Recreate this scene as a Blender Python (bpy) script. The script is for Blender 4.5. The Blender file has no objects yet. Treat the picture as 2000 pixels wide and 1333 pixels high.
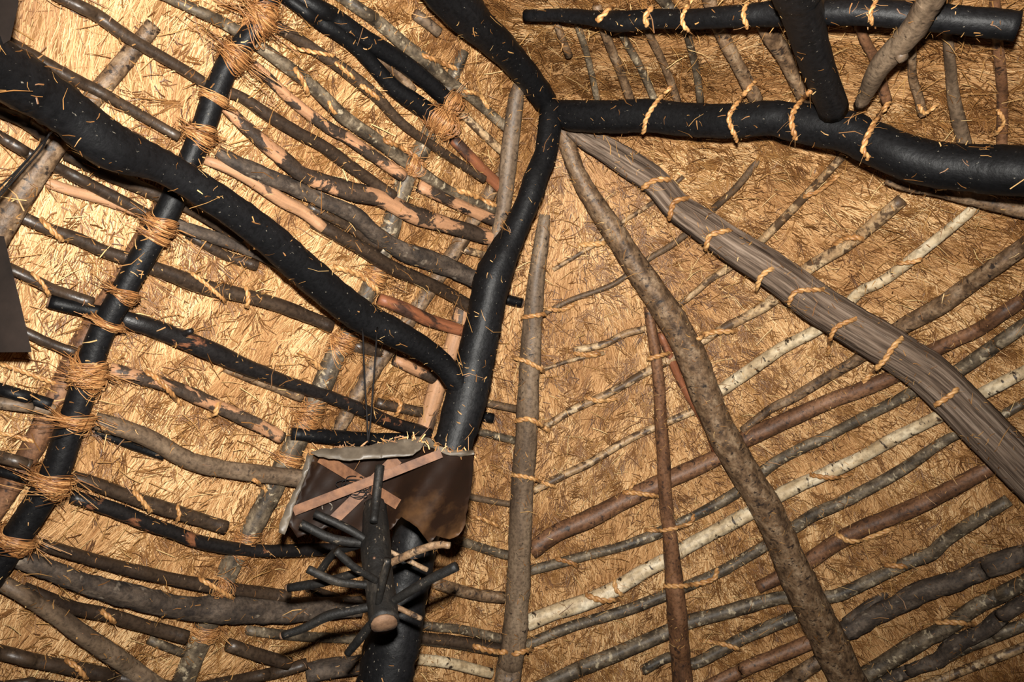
import bpy, math
import numpy as np
from mathutils import Matrix, Vector

# ------------------------------------------------------------------ camera, light, exposure
H = 2.0                     # height of the roof peak above the lens, metres
CAMZ = 1.45                 # lens height above the floor
FOC = 1590.0                # focal length in pixels of the 2000 x 1333 frame
PITCH, ROLL = math.radians(33.9), math.radians(-15.0)
SLOPE, RIDGE_AZ, RIDGE_LEN = 0.80, math.radians(207.9), 1.8
FWD = np.array([0, math.cos(PITCH), math.sin(PITCH)])
_r = np.array([1.0, 0, 0]); _u = np.array([0, -math.sin(PITCH), math.cos(PITCH)])
RGT = _r*math.cos(ROLL) + _u*math.sin(ROLL)
UPV = -_r*math.sin(ROLL) + _u*math.cos(ROLL)
CAM = np.array([0, 0, CAMZ])

scn = bpy.context.scene
col = scn.collection
cam_d = bpy.data.cameras.new('camera'); cam_d.sensor_width = 36; cam_d.lens = FOC/2000*36
cam_d.clip_start = 0.02; cam_d.clip_end = 100
cam = bpy.data.objects.new('camera', cam_d); col.objects.link(cam)
cam.matrix_world = Matrix(((RGT[0], UPV[0], -FWD[0], CAM[0]), (RGT[1], UPV[1], -FWD[1], CAM[1]),
                           (RGT[2], UPV[2], -FWD[2], CAM[2]), (0, 0, 0, 1)))
scn.camera = cam
scn.view_settings.view_transform = 'Standard'; scn.view_settings.look = 'None'
scn.view_settings.gamma = 1; scn.view_settings.use_curve_mapping = False
scn.view_settings.exposure = 0.0
wd = bpy.data.worlds.new('world'); scn.world = wd; wd.use_nodes = True
wd.node_tree.nodes['Background'].inputs[0].default_value = (0.10, 0.09, 0.08, 1)
wd.node_tree.nodes['Background'].inputs[1].default_value = 0.0
# the flash that lit the photograph: on top of the camera, pointing straight along the lens
fl = bpy.data.lights.new('camera_flash_offscreen', 'SPOT'); fl.energy = 560; fl.shadow_soft_size = 0.022
fl.spot_size = math.radians(108); fl.spot_blend = 1.0; fl.color = (1.0, 0.965, 0.90)
flo = bpy.data.objects.new('camera_flash_offscreen', fl); col.objects.link(flo)
fp = CAM + UPV*0.12
aim = fp + FWD
flo.location = fp
flo.rotation_euler = Vector(aim - fp).to_track_quat('-Z', 'Y').to_euler()

# ------------------------------------------------------------------ geometry of the roof
RDIR = np.array([math.sin(RIDGE_AZ), math.cos(RIDGE_AZ)])

def ray(x, y):
    x = np.asarray(x, float); y = np.asarray(y, float)
    return ((x-1000)/FOC)[..., None]*RGT - ((y-666.5)/FOC)[..., None]*UPV + FWD
_va = ray(1075, 200); APEX = _va[:2]/_va[2]*H

def closest(xy):
    q = xy - APEX
    k = np.clip(q@RDIR, 0, RIDGE_LEN)
    return q - k[..., None]*RDIR

def roof_z(xy):
    d = np.sqrt((closest(xy)**2).sum(-1) + 0.05**2) - 0.05
    return CAMZ + H - SLOPE*d

def roof_n(xy):
    """inward normal (down into the room) and downhill direction"""
    c = closest(xy); l = np.sqrt((c**2).sum(-1) + 0.05**2)[..., None]; d = c/l
    n = np.concatenate([-SLOPE*d, -np.ones(d.shape[:-1]+(1,))], -1)
    n /= np.linalg.norm(n, axis=-1, keepdims=True)
    t = np.concatenate([d, -SLOPE*(d**2).sum(-1, keepdims=True)], -1)
    t /= np.maximum(np.linalg.norm(t, axis=-1, keepdims=True), 1e-6)
    return n, t

def roof_depth(x, y):
    """depth along the view axis at which the ray of a pixel meets the roof"""
    v = ray(x, y); lo = np.zeros(v.shape[:-1]); hi = np.full(v.shape[:-1], 12.0)
    for _ in range(40):
        m = (lo+hi)/2; P = CAM + v*m[..., None]
        ins = P[..., 2] < roof_z(P[..., :2])
        lo = np.where(ins, m, lo); hi = np.where(ins, hi, m)
    return lo

def at(x, y, t):
    return CAM + ray(x, y)*np.asarray(t, float)[..., None]

def to_px(P):
    q = P - CAM; w = q@FWD; w = np.where(np.abs(w) < 1e-6, 1e-6, w)
    return 1000 + q@RGT/w*FOC, 666.5 - q@UPV/w*FOC, w

_ph = np.random.default_rng(5)
_W = [(_ph.normal(size=2), _ph.uniform(0, 6.28)) for _ in range(24)]
def fnoise(xy, scale, k=0):
    """smooth noise, about -1..1"""
    s = 0
    for i in range(6):
        w, p = _W[(i+k*5) % 24]
        s = s + np.sin((xy@w)*scale*(1+0.35*i) + p + k*1.7)
    return s/3.2

# ------------------------------------------------------------------ mesh helpers
def mesh_obj(name, V, F, mat, parent=None, attrs=None, smooth=True):
    me = bpy.data.meshes.new(name)
    V = np.asarray(V, np.float32)
    if isinstance(F, np.ndarray):
        n, k = F.shape
        me.vertices.add(len(V)); me.vertices.foreach_set('co', V.ravel())
        me.loops.add(n*k); me.loops.foreach_set('vertex_index', F.astype(np.int32).ravel())
        me.polygons.add(n); me.polygons.foreach_set('loop_start', np.arange(0, n*k, k, dtype=np.int32))
        me.update(calc_edges=True)
    else:
        me.from_pydata([tuple(map(float, v)) for v in V], [], F)
    for nm, (kind, data) in (attrs or {}).items():
        a = me.attributes.new(nm, kind, 'POINT')
        a.data.foreach_set('vector' if kind == 'FLOAT_VECTOR' else 'value', np.asarray(data, np.float32).ravel())
    if smooth:
        me.polygons.foreach_set('use_smooth', np.ones(len(me.polygons), bool))
    me.materials.append(mat)
    me.validate(); me.update()
    o = bpy.data.objects.new(name, me); col.objects.link(o)
    if parent is not None: o.parent = parent
    return o

def tag(o, label=None, cat=None, group=None, kind=None):
    if label: o['label'] = label
    if cat: o['category'] = cat
    if group: o['group'] = group
    if kind: o['kind'] = kind
    return o

def frames(C):
    T = np.gradient(C, axis=0); T /= np.maximum(np.linalg.norm(T, axis=1, keepdims=True), 1e-9)
    N = np.zeros_like(T); ref = np.array([0.3, 0.2, 0.93])
    if abs(T[0]@ref) > 0.9: ref = np.array([1.0, 0, 0])
    n = ref - T[0]*(ref@T[0]); n /= np.linalg.norm(n)
    for i in range(len(T)):
        n = n - T[i]*(n@T[i]); n /= max(np.linalg.norm(n), 1e-9); N[i] = n
    return T, N, np.cross(T, N)

def tube_data(C, r, sides, rng=None, lump=0.0, shape=None, caps=True, off=None):
    C = np.asarray(C, float); n = len(C); r = np.broadcast_to(np.asarray(r, float), (n,))
    T, N, B = frames(C)
    a = np.arange(sides)/sides*2*np.pi
    s = np.r_[0, np.cumsum(np.linalg.norm(np.diff(C, axis=0), axis=1))]
    R = np.repeat(r[:, None], sides, 1)
    if rng is not None and lump > 0:
        p = rng.uniform(0, 6.28, 8); k = rng.uniform(6, 30, 4)
        R = R*(1 + lump*(0.5*np.sin(k[0]*s+p[0])+0.4*np.sin(k[1]*s*1.7+p[1]))[:, None]
               + lump*0.8*np.sin(2*a+p[2]+k[2]*0.3*s[:, None])
               + lump*0.6*np.sin(3*a+p[3]-k[3]*0.4*s[:, None])
               + lump*0.5*rng.normal(size=(n, sides)))
    if shape is not None: R = R*shape(a, s)
    V = C[:, None]+R[..., None]*(np.cos(a)[:, None]*N[:, None]+np.sin(a)[:, None]*B[:, None])
    pc = np.stack([np.repeat(np.cos(a)[None], n, 0)*r[:, None], np.repeat(np.sin(a)[None], n, 0)*r[:, None],
                   np.repeat(s[:, None], sides, 1)], -1)
    if off is not None: pc = pc+off
    V = V.reshape(-1, 3); pc = pc.reshape(-1, 3)
    i = np.arange(n-1)[:, None]*sides; j = np.arange(sides)[None]; j2 = (j+1) % sides
    F = np.stack([i+j, i+j2, i+sides+j2, i+sides+j], -1).reshape(-1, 4)
    F = F[:, ::-1]
    if caps:
        V = np.vstack([V, C[0]-T[0]*r[0]*0.08, C[-1]+T[-1]*r[-1]*0.08])
        pc = np.vstack([pc, pc[:sides].mean(0), pc[-sides:].mean(0)])
        c0 = n*sides; b = (n-1)*sides
        e = [(c0, int(q), int((q+1) % sides), c0) for q in range(sides)] + [(c0+1, int(b+(q+1) % sides), int(b+q), c0+1) for q in range(sides)]
        tri = np.array([x[:3] for x in e])
        return V, F, tri, pc
    return V, F, np.zeros((0, 3), int), pc

def join(parts):
    """parts: list of (V, quads, tris, pc) -> V, facelist, pc"""
    Vs, Fs, Ps, o = [], [], [], 0
    for V, Q, Tt, pc in parts:
        Vs.append(V); Ps.append(pc)
        Fs += [tuple(int(k) for k in f) for f in (Q+o)] + [tuple(int(k) for k in f) for f in (Tt+o)]
        o += len(V)
    return np.vstack(Vs), Fs, np.vstack(Ps)

def tube_obj(name, C, r, sides, mat, parent=None, rng=None, lump=0.0, shape=None, off=None):
    V, F, P = join([tube_data(C, r, sides, rng, lump, shape, True, off)])
    return mesh_obj(name, V, F, mat, parent, {'pc': ('FLOAT_VECTOR', P)})

def catmull(P, n):
    P = np.asarray(P, float)
    if len(P) == 2:
        return P[0]+(P[1]-P[0])*np.linspace(0, 1, n)[:, None]
    Q = np.vstack([2*P[0]-P[1], P, 2*P[-1]-P[-2]])
    d = np.r_[0, np.cumsum(np.linalg.norm(np.diff(P[:, :2], axis=0), axis=1)+1e-6)]
    u = np.linspace(0, d[-1], n); k = np.clip(np.searchsorted(d, u, side='right')-1, 0, len(P)-2)
    t = ((u-d[k])/(d[k+1]-d[k]))[:, None]
    a, b, c, e = Q[k], Q[k+1], Q[k+2], Q[k+3]
    return 0.5*(2*b+(c-a)*t+(2*a-5*b+4*c-e)*t**2+(3*b-a-3*c+e)*t**3)

def smooth1(x, w):
    if len(x) < 3: return x
    w = min(w, len(x))
    k = np.ones(w)/w; p = w//2
    return np.convolve(np.pad(x, (p, w-1-p), mode='edge'), k, 'valid')

# ------------------------------------------------------------------ materials
class NT:
    def __init__(s, name):
        s.m = bpy.data.materials.new(name); s.m.use_nodes = True; s.t = s.m.node_tree
        s.b = s.t.nodes['Principled BSDF']
    def n(s, kind, **kw):
        x = s.t.nodes.new(kind)
        for k, v in kw.items():
            if k in ('operation', 'attribute_name', 'data_type', 'blend_type', 'feature', 'noise_dimensions', 'interpolation_type'): setattr(x, k, v)
            else: x.inputs[k.replace('_', ' ')].default_value = v
        return x
    def l(s, a, b): s.t.links.new(a, b)
    def coord(s, scale):
        a = s.n('ShaderNodeAttribute', attribute_name='pc'); m = s.n('ShaderNodeVectorMath', operation='MULTIPLY')
        m.inputs[1].default_value = scale; s.l(a.outputs['Vector'], m.inputs[0]); return m.outputs[0]
    def noise(s, vec, scale, detail=4, rough=0.55, dist=0):
        x = s.n('ShaderNodeTexNoise', Scale=scale, Detail=detail, Roughness=rough, Distortion=dist); s.l(vec, x.inputs['Vector']); return x.outputs[0]
    def ramp(s, fac, stops):
        x = s.n('ShaderNodeValToRGB'); e = x.color_ramp.elements
        while len(e) < len(stops): e.new(0.5)
        for k, (p, c) in enumerate(stops):
            e[k].position = p; e[k].color = (*c, 1) if len(c) == 3 else c
        s.l(fac, x.inputs[0]); return x.outputs[0]
    def mix(s, fac, a, b):
        x = s.n('ShaderNodeMix', data_type='RGBA')
        if isinstance(fac, (int, float)): x.inputs[0].default_value = fac
        else: s.l(fac, x.inputs[0])
        for i, q in ((6, a), (7, b)):
            if isinstance(q, tuple): x.inputs[i].default_value = (*q, 1)
            else: s.l(q, x.inputs[i])
        return x.outputs[2]
    def bump(s, h, strength, dist=0.004):
        x = s.n('ShaderNodeBump', Strength=strength, Distance=dist); s.l(h, x.inputs['Height']); s.l(x.outputs[0], s.b.inputs['Normal'])
    def fin(s, colr, rough, spec=0.5):
        if isinstance(colr, tuple): s.b.inputs['Base Color'].default_value = (*colr, 1)
        else: s.l(colr, s.b.inputs['Base Color'])
        s.b.inputs['Roughness'].default_value = rough
        s.b.inputs['Specular IOR Level'].default_value = spec
        return s.m
G = lambda v: (v, v, v)

def bark(name, stops, scale=18, stretch=0.35, rough=0.6, bump=0.6, spots=None, spec=0.4, patch=None, fine=90, fstretch=1):
    m = NT(name); c = m.coord((1, 1, stretch)); c1 = m.coord((1, 1, fstretch))
    a = m.noise(c, scale, 5, 0.6); f = m.noise(c1, fine, 3, 0.6)
    colr = m.ramp(a, stops)
    colr = m.mix(m.ramp(f, [(0.44, G(0.0)), (0.66, G(0.6))]), colr, tuple(x*0.42 for x in stops[0][1]))
    if patch:                                     # bare wood where the bark has come away
        pc, lo, hi, psc = patch
        pn = m.noise(m.coord((1, 1, 0.6)), psc, 5, 0.62, 0.5)
        pk = m.ramp(pn, [(lo, G(0.0)), (hi, G(1.0))])
        wood = m.mix(m.ramp(m.noise(m.coord((6, 6, 0.6)), 18, 3), [(0.3, G(0.)), (0.7, G(1.))]), pc, tuple(x*0.62 for x in pc))
        colr = m.mix(pk, colr, wood)
    if spots:                                     # dark scars or pale lichen
        sc, sl, sh, ssc, sst = spots
        sn = m.noise(m.coord((1, 1, sst)), ssc, 3, 0.6)
        colr = m.mix(m.ramp(sn, [(sl, G(0.0)), (sh, G(1.0))]), colr, sc)
    m.bump(m.mix(0.5, a, f), bump)
    return m.fin(colr, rough, spec)

M = {}
M['black'] = bark('charred_black', [(0.35, (0.003, 0.003, 0.0034)), (0.62, (0.0075, 0.0072, 0.0078)), (0.8, (0.02, 0.018, 0.018))], 10, 0.12, 0.5, 0.6,
                  spots=((0.16, 0.14, 0.11), 0.685, 0.74, 150, 0.6), spec=0.2)
M['soot'] = bark('dusty_sooty_wood', [(0.38, (0.004, 0.0036, 0.0033)), (0.57, (0.0095, 0.0082, 0.007)), (0.75, (0.04, 0.032, 0.024))], 26, 0.25, 0.6, 0.8, spots=((0.13, 0.10, 0.07), 0.64, 0.72, 70, 0.5), spec=0.25)
M['blackred'] = bark('charred_peeling', [(0.35, (0.006, 0.005, 0.005)), (0.65, (0.016, 0.013, 0.012)), (0.85, (0.04, 0.03, 0.025))], 12, 0.2, 0.45, 0.6,
                     patch=((0.22, 0.085, 0.04), 0.60, 0.66, 22))
M['dark'] = bark('dark_bark', [(0.3, (0.020, 0.012, 0.008)), (0.55, (0.050, 0.031, 0.019)), (0.8, (0.10, 0.066, 0.042))], 16, 0.15, 0.42, 0.45, spec=0.5,
                 spots=((0.20, 0.13, 0.08), 0.66, 0.74, 40, 2.5))
M['peel'] = bark('peeling_bark', [(0.3, (0.022, 0.014, 0.01)), (0.55, (0.055, 0.035, 0.023)), (0.8, (0.11, 0.075, 0.05))], 16, 0.2, 0.55, 0.7,
                 patch=((0.46, 0.235, 0.12), 0.50, 0.535, 17))
M['pink'] = bark('bare_pink_wood', [(0.3, (0.05, 0.03, 0.02)), (0.6, (0.09, 0.055, 0.035))], 16, 0.2, 0.6, 0.6,
                 patch=((0.47, 0.25, 0.13), 0.40, 0.44, 14))
M['redwood'] = bark('bare_red_wood', [(0.3, (0.03, 0.015, 0.01)), (0.6, (0.06, 0.03, 0.02))], 16, 0.2, 0.5, 0.5,
                    patch=((0.27, 0.095, 0.042), 0.42, 0.50, 9))
M['rough'] = bark('rough_bark', [(0.3, (0.018, 0.012, 0.009)), (0.5, (0.06, 0.041, 0.028)), (0.75, (0.15, 0.11, 0.08))], 30, 0.5, 0.75, 1.0,
                  spots=((0.24, 0.19, 0.14), 0.62, 0.72, 26, 0.8))
M['mottle'] = bark('mottled_grey_bark', [(0.34, (0.028, 0.02, 0.013)), (0.5, (0.10, 0.072, 0.045)), (0.68, (0.22, 0.168, 0.11))], 24, 0.55, 0.55, 0.6,
                   spots=((0.36, 0.29, 0.19), 0.58, 0.68, 36, 1.4))
M['greysmooth'] = bark('smooth_grey_bark', [(0.34, (0.07, 0.045, 0.028)), (0.5, (0.155, 0.103, 0.064)), (0.7, (0.26, 0.185, 0.12))], 18, 0.2, 0.55, 0.5,
                       spots=((0.03, 0.02, 0.014), 0.62, 0.70, 40, 1.2))
M['brown'] = bark('brown_bark', [(0.34, (0.06, 0.034, 0.018)), (0.5, (0.165, 0.098, 0.052)), (0.68, (0.30, 0.205, 0.125))], 34, 0.6, 0.55, 0.9,
                  spots=((0.022, 0.014, 0.01), 0.57, 0.66, 44, 1.6))
M['red'] = bark('red_brown_bark', [(0.34, (0.06, 0.027, 0.013)), (0.5, (0.165, 0.076, 0.036)), (0.7, (0.27, 0.14, 0.074))], 16, 0.3, 0.55, 0.6,
                spots=((0.03, 0.016, 0.011), 0.58, 0.67, 38, 1.0))
M['birch'] = bark('birch_bark', [(0.3, (0.36, 0.25, 0.135)), (0.5, (0.58, 0.45, 0.28)), (0.72, (0.78, 0.68, 0.5))], 20, 0.5, 0.55, 0.5,
                  spots=((0.035, 0.022, 0.013), 0.60, 0.65, 20, 2.2), fine=60)
M['birchpale'] = bark('pale_twig_bark', [(0.3, (0.20, 0.115, 0.055)), (0.5, (0.42, 0.27, 0.14)), (0.7, (0.62, 0.46, 0.27))], 24, 0.6, 0.55, 0.5,
                      spots=((0.075, 0.043, 0.022), 0.48, 0.56, 30, 1.0))
M['weather'] = bark('weathered_split_wood', [(0.34, (0.04, 0.026, 0.018)), (0.5, (0.165, 0.115, 0.082)), (0.68, (0.30, 0.225, 0.17))], 95, 0.03, 0.85, 1.0, spec=0.15, fine=170, fstretch=0.06)
M['twigdark'] = bark('dark_twig', [(0.3, (0.05, 0.03, 0.017)), (0.6, (0.15, 0.092, 0.05))], 20, 0.4, 0.6, 0.6)

def plain(name, stops, scale, rough, bump, coordscale=(1, 1, 1), spec=0.3):
    m = NT(name); tc = m.n('ShaderNodeTexCoord'); mp = m.n('ShaderNodeVectorMath', operation='MULTIPLY'); mp.inputs[1].default_value = coordscale
    m.l(tc.outputs['Object'], mp.inputs[0]); a = m.noise(mp.outputs[0], scale, 6, 0.6); m.bump(a, bump)
    return m.fin(m.ramp(a, stops), rough, spec)
M['cut'] = plain('cut_wood', [(0.3, (0.055, 0.028, 0.014)), (0.7, (0.15, 0.084, 0.047))], 60, 0.7, 0.4)
M['lath'] = plain('lath_wood', [(0.36, (0.065, 0.026, 0.011)), (0.64, (0.16, 0.072, 0.033))], 30, 0.6, 0.3)
M['hide'] = plain('sooty_brown_sheet', [(0.36, (0.008, 0.0042, 0.0028)), (0.52, (0.012, 0.0056, 0.0032)), (0.72, (0.075, 0.036, 0.014))], 5, 0.5, 0.3, spec=0.15)
M['hidegrey'] = plain('grey_sheet_back', [(0.3, (0.045, 0.034, 0.024)), (0.6, (0.105, 0.083, 0.06)), (0.8, (0.22, 0.19, 0.15))], 16, 0.5, 0.3, spec=0.5)
M['wire'] = NT('dark_wire').fin((0.006, 0.005, 0.005), 0.7, 0.15)
M['board'] = plain('dark_board', [(0.3, (0.007, 0.005, 0.004)), (0.7, (0.021, 0.014, 0.011))], 9, 0.5, 0.3)
M['earth'] = plain('earth_floor', [(0.3, (0.10, 0.07, 0.045)), (0.7, (0.2, 0.15, 0.1))], 5, 0.9, 0.4)
M['daub'] = plain('daub_wall', [(0.3, (0.2, 0.15, 0.1)), (0.7, (0.34, 0.26, 0.18))], 6, 0.9, 0.5)

def straw_mat(name, stops, rough=0.45, spec=0.5, trans=0.0):
    m = NT(name); a = m.n('ShaderNodeAttribute', attribute_name='rnd')
    m.fin(m.ramp(a.outputs['Fac'], stops), rough, spec); return m.m
M['straw'] = straw_mat('thatch_straw', [(0.0, (0.10, 0.042, 0.013)), (0.3, (0.28, 0.125, 0.042)), (0.6, (0.48, 0.258, 0.105)), (0.85, (0.63, 0.375, 0.17)), (1.0, (0.78, 0.54, 0.28))], 0.55, 0.28)
M['chaff'] = straw_mat('straw_chaff', [(0.0, (0.07, 0.026, 0.007)), (0.5, (0.215, 0.094, 0.027)), (0.85, (0.42, 0.225, 0.075)), (1.0, (0.68, 0.48, 0.22))], 0.48, 0.4)
M['sisal'] = straw_mat('sisal_fibre', [(0.0, (0.20, 0.085, 0.026)), (0.5, (0.39, 0.185, 0.062)), (1.0, (0.58, 0.33, 0.13))], 0.45, 0.5)
M['raffia'] = straw_mat('raffia_fibre', [(0.0, (0.12, 0.045, 0.014)), (0.5, (0.33, 0.14, 0.045)), (1.0, (0.58, 0.31, 0.12))], 0.4, 0.5)
def base_mat():
    m = NT('thatch_base'); tc = m.n('ShaderNodeTexCoord'); a = m.noise(tc.outputs['Object'], 9, 5); f = m.noise(tc.outputs['Object'], 120, 3)
    c = m.ramp(a, [(0.3, (0.22, 0.105, 0.035)), (0.7, (0.40, 0.215, 0.085))])
    m.bump(f, 0.8, 0.006); return m.fin(c, 0.7, 0.2)
M['base'] = base_mat()

# ------------------------------------------------------------------ the setting: thatch shell, wall, floor
def relief(xy):
    D = np.linalg.norm(closest(xy), axis=-1)
    q = D/0.125 + 0.55*fnoise(xy, 3.0, 0) + 0.25*fnoise(xy, 8.0, 2)
    fr = q-np.floor(q)
    return 0.013*fr**1.5 + 0.006*fnoise(xy, 16, 1) + 0.003*fnoise(xy, 40, 3)

def stadium(nu, D):
    """points at distance D round the ridge, nu of them"""
    per = np.array([math.pi, 0, math.pi, 0]); a0 = math.atan2(RDIR[1], RDIR[0])
    out = []; side = np.array([-RDIR[1], RDIR[0]]); A, B = APEX, APEX+RDIR*RIDGE_LEN
    nh = nu*2//6; ns = (nu-2*nh)//2
    for k in range(nh):
        t = a0+math.pi/2+math.pi*k/nh; out.append(A+D*np.array([math.cos(t), math.sin(t)]))
    for k in range(ns): out.append(A-side*D+(B-A)*k/ns)
    for k in range(nh):
        t = a0-math.pi/2+math.pi*k/nh; out.append(B+D*np.array([math.cos(t), math.sin(t)]))
    for k in range(ns): out.append(B+side*D+(A-B)*k/ns)
    return np.array(out)
NU, ND, DMAX = 300, 110, 2.85
rows = []
for k in range(ND+1):
    xy = stadium(NU, 0.01+DMAX*k/ND); n_, _ = roof_n(xy)
    p = np.c_[xy, roof_z(xy)] + n_*(relief(xy)-0.022)[:, None]
    rows.append(p)
V = np.vstack(rows); nu = len(rows[0])
i = np.arange(ND)[:, None]*nu; j = np.arange(nu)[None]; j2 = (j+1) % nu
F = np.stack([i+j, i+nu+j, i+nu+j2, i+j2], -1).reshape(-1, 4)
tag(mesh_obj('ceiling', V, F, M['base']), kind='structure')
ring = stadium(90, DMAX-0.15); zt = float(roof_z(ring[:1])[0])+0.02; m_ = len(ring)
V = np.vstack([np.c_[ring, np.zeros(m_)], np.c_[ring, np.full(m_, zt)], np.c_[stadium(90, DMAX+0.1), np.full(m_, zt)], np.c_[stadium(90, DMAX+0.1), np.zeros(m_)]])
F = [(k, (k+1) % m_, m_+(k+1) % m_, m_+k) for k in range(m_)]+[(m_+k, m_+(k+1) % m_, 2*m_+(k+1) % m_, 2*m_+k) for k in range(m_)]+[(2*m_+k, 2*m_+(k+1) % m_, 3*m_+(k+1) % m_, 3*m_+k) for k in range(m_)]
tag(mesh_obj('wall_round', V, F, M['daub']), kind='structure')
big = stadium(90, DMAX+0.1)
V = np.vstack([np.c_[big, np.zeros(m_)], np.c_[big, np.full(m_, -0.1)]])
F = [tuple(range(m_)), tuple(range(2*m_-1, m_-1, -1))]+[(m_+k, m_+(k+1) % m_, (k+1) % m_, k) for k in range(m_)]
tag(mesh_obj('floor', V, F, M['earth'], smooth=False), kind='structure')

# ------------------------------------------------------------------ straw of the thatch
def strips(P0, T, Nn, L, Wd, lift, curl, base, rnd, rings=3, fold=0.2):
    """a bent, folded strip for each straw: one mesh"""
    n = len(P0); Bn = np.cross(T, Nn); us = np.linspace(0, 1, rings); out = []
    for u in us:
        c = P0+T*(L*u)[:, None]+Nn*(base+lift*u*u)[:, None]+Bn*(curl*(u*u-0.2*u))[:, None]
        w = (Wd*(1-0.55*u**3))[:, None]/2
        out += [c-Bn*w, c+Nn*w*2*fold, c+Bn*w]
    V = np.stack(out, 1).reshape(-1, 3); k = rings*3
    f = []
    for r in range(rings-1):
        a = r*3
        f += [(a, a+3, a+4, a+1), (a+1, a+4, a+5, a+2)]
    F = (np.array(f)[None]+(np.arange(n)*k)[:, None, None]).reshape(-1, 4)
    return V, F, np.repeat(rnd, k)

def straw_points(n, seed, margin):
    r = np.random.default_rng(seed); got = []; c = 0
    while c < n:
        xy = APEX+r.uniform(-2.9, 2.9, (n, 2)); P = np.c_[xy, roof_z(xy)]
        x, y, w = to_px(P); D = np.linalg.norm(closest(xy), axis=1)
        xy = xy[(w > 0.2) & (x > -margin) & (x < 2000+margin) & (y > -margin) & (y < 1333+margin) & (D < DMAX-0.1)]
        got.append(xy); c += len(xy)
    return np.vstack(got)[:n], r

def straw_layer(name, n, seed, margin, Lr, Wr, liftr, spread, baser, mat, label, tone=(0.2, 1.0), wild=0.1, clump=None, patch=0.3, curlr=0.2):
    xy, r = straw_points(n, seed, margin)
    if clump is not None:
        v = fnoise(xy, 7.0, 2)+0.8*fnoise(xy, 19, 3)
        xy = xy[r.random(len(xy)) < 1/(1+np.exp(-(v-clump)*4))]; n = len(xy)
    Nn, T = roof_n(xy); Bn = np.cross(T, Nn)
    ph = spread[0]*fnoise(xy, 5.0, 1)+spread[1]*fnoise(xy, 21.0, 2)+r.normal(size=n)*spread[2]
    wl = r.random(n) < wild; ph = np.where(wl, r.uniform(-3.14, 3.14, n), ph)
    T2 = T*np.cos(ph)[:, None]+Bn*np.sin(ph)[:, None]
    P0 = np.c_[xy, roof_z(xy)]+Nn*(relief(xy)-0.021)[:, None]
    L = r.uniform(*Lr, n); W = r.uniform(*Wr, n)
    tn = r.uniform(tone[0], tone[1], n)-patch*np.clip(fnoise(xy, 6.0, 3)+0.5*fnoise(xy, 17.0, 1), -0.6, 1.2)*0.6
    V, F, a = strips(P0-T2*(L*0.4)[:, None], T2, Nn, L, W, r.uniform(*liftr, n), L*r.normal(size=n)*curlr, r.uniform(*baser, n), np.clip(tn, 0, 1))
    o = mesh_obj(name, V, F, mat, None, {'rnd': ('FLOAT', a)}, smooth=False)
    tag(o, label, 'straw', kind='stuff'); return o
straw_layer('thatch_straw', 178000, 11, 420, (0.05, 0.12), (0.0012, 0.0027), (0.0, 0.012), (0.35, 0.22, 0.14), (0.0, 0.005), M['straw'],
            'pale golden combed straw covering the underside of the roof', tone=(0.42, 1.0), wild=0.03, patch=0.4)
def tuft_layer(name, n, k, seed, mat, label):
    xy, r = straw_points(n*4, seed, 320)
    v = 0.9*fnoise(xy, 6.0, 2)+0.7*fnoise(xy, 17, 3)+1.1*np.exp(-(np.linalg.norm(closest(xy), axis=1)/0.22)**2); xy = xy[r.random(len(xy)) < 1/(1+np.exp(-(v-0.25)*5))][:n]; n = len(xy)
    ang = 0.6*fnoise(xy, 5.0, 1)+r.normal(size=n)*0.75; cu = r.normal(size=n)*0.30; Lc = r.uniform(0.028, 0.075, n); tn = np.clip(r.uniform(0.10, 0.70, n)-0.1*fnoise(xy, 6, 3), 0, 1); lf = r.uniform(0.004, 0.020, n)
    rep = lambda a: np.repeat(a, k, 0)
    Nn, T = roof_n(xy); Nn, T = rep(Nn), rep(T); Bn = np.cross(T, Nn); m = n*k
    ph = rep(ang)+r.normal(size=m)*0.24; T2 = T*np.cos(ph)[:, None]+Bn*np.sin(ph)[:, None]
    B2 = np.cross(T2, Nn); z = roof_z(xy); rl = relief(xy)
    P0 = rep(np.c_[xy, z])+Nn*(rep(rl)-0.016)[:, None]+B2*(r.normal(size=m)*0.006)[:, None]+T2*(r.normal(size=m)*0.008)[:, None]
    L = rep(Lc)*r.uniform(0.55, 1.1, m)
    V, F, a = strips(P0, T2, Nn, L, r.uniform(0.0015, 0.0031, m), rep(lf)*r.uniform(0.5, 1.2, m), L*(rep(cu)+r.normal(size=m)*0.12), r.uniform(0, 0.009, m), np.clip(rep(tn)+r.normal(size=m)*0.1, 0, 1))
    tag(mesh_obj(name, V, F, mat, None, {'rnd': ('FLOAT', a)}, smooth=False), label, 'straw', kind='stuff')
tuft_layer('straw_tuft', 8200, 10, 21, M['chaff'], 'brown curling tufts of straw sticking out of the combed thatch')
straw_layer('straw_chaff', 88000, 12, 300, (0.010, 0.034), (0.0018, 0.0042), (-0.002, 0.012), (0.9, 0.8, 0.7), (0.006, 0.016), M['chaff'],
            'flat brown flecks of chaff clumped over the combed thatch', tone=(0.0, 0.66), wild=0.3, clump=0.40, patch=0.2, curlr=0.35)
straw_layer('loose_straw', 8500, 13, 300, (0.02, 0.08), (0.0014, 0.0030), (-0.004, 0.03), (3, 3, 3), (0.010, 0.050), M['chaff'],
            'scattered stray straws hanging loose below the thatch', tone=(0.3, 1.0), wild=1.0, patch=0.0, curlr=0.15)

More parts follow.
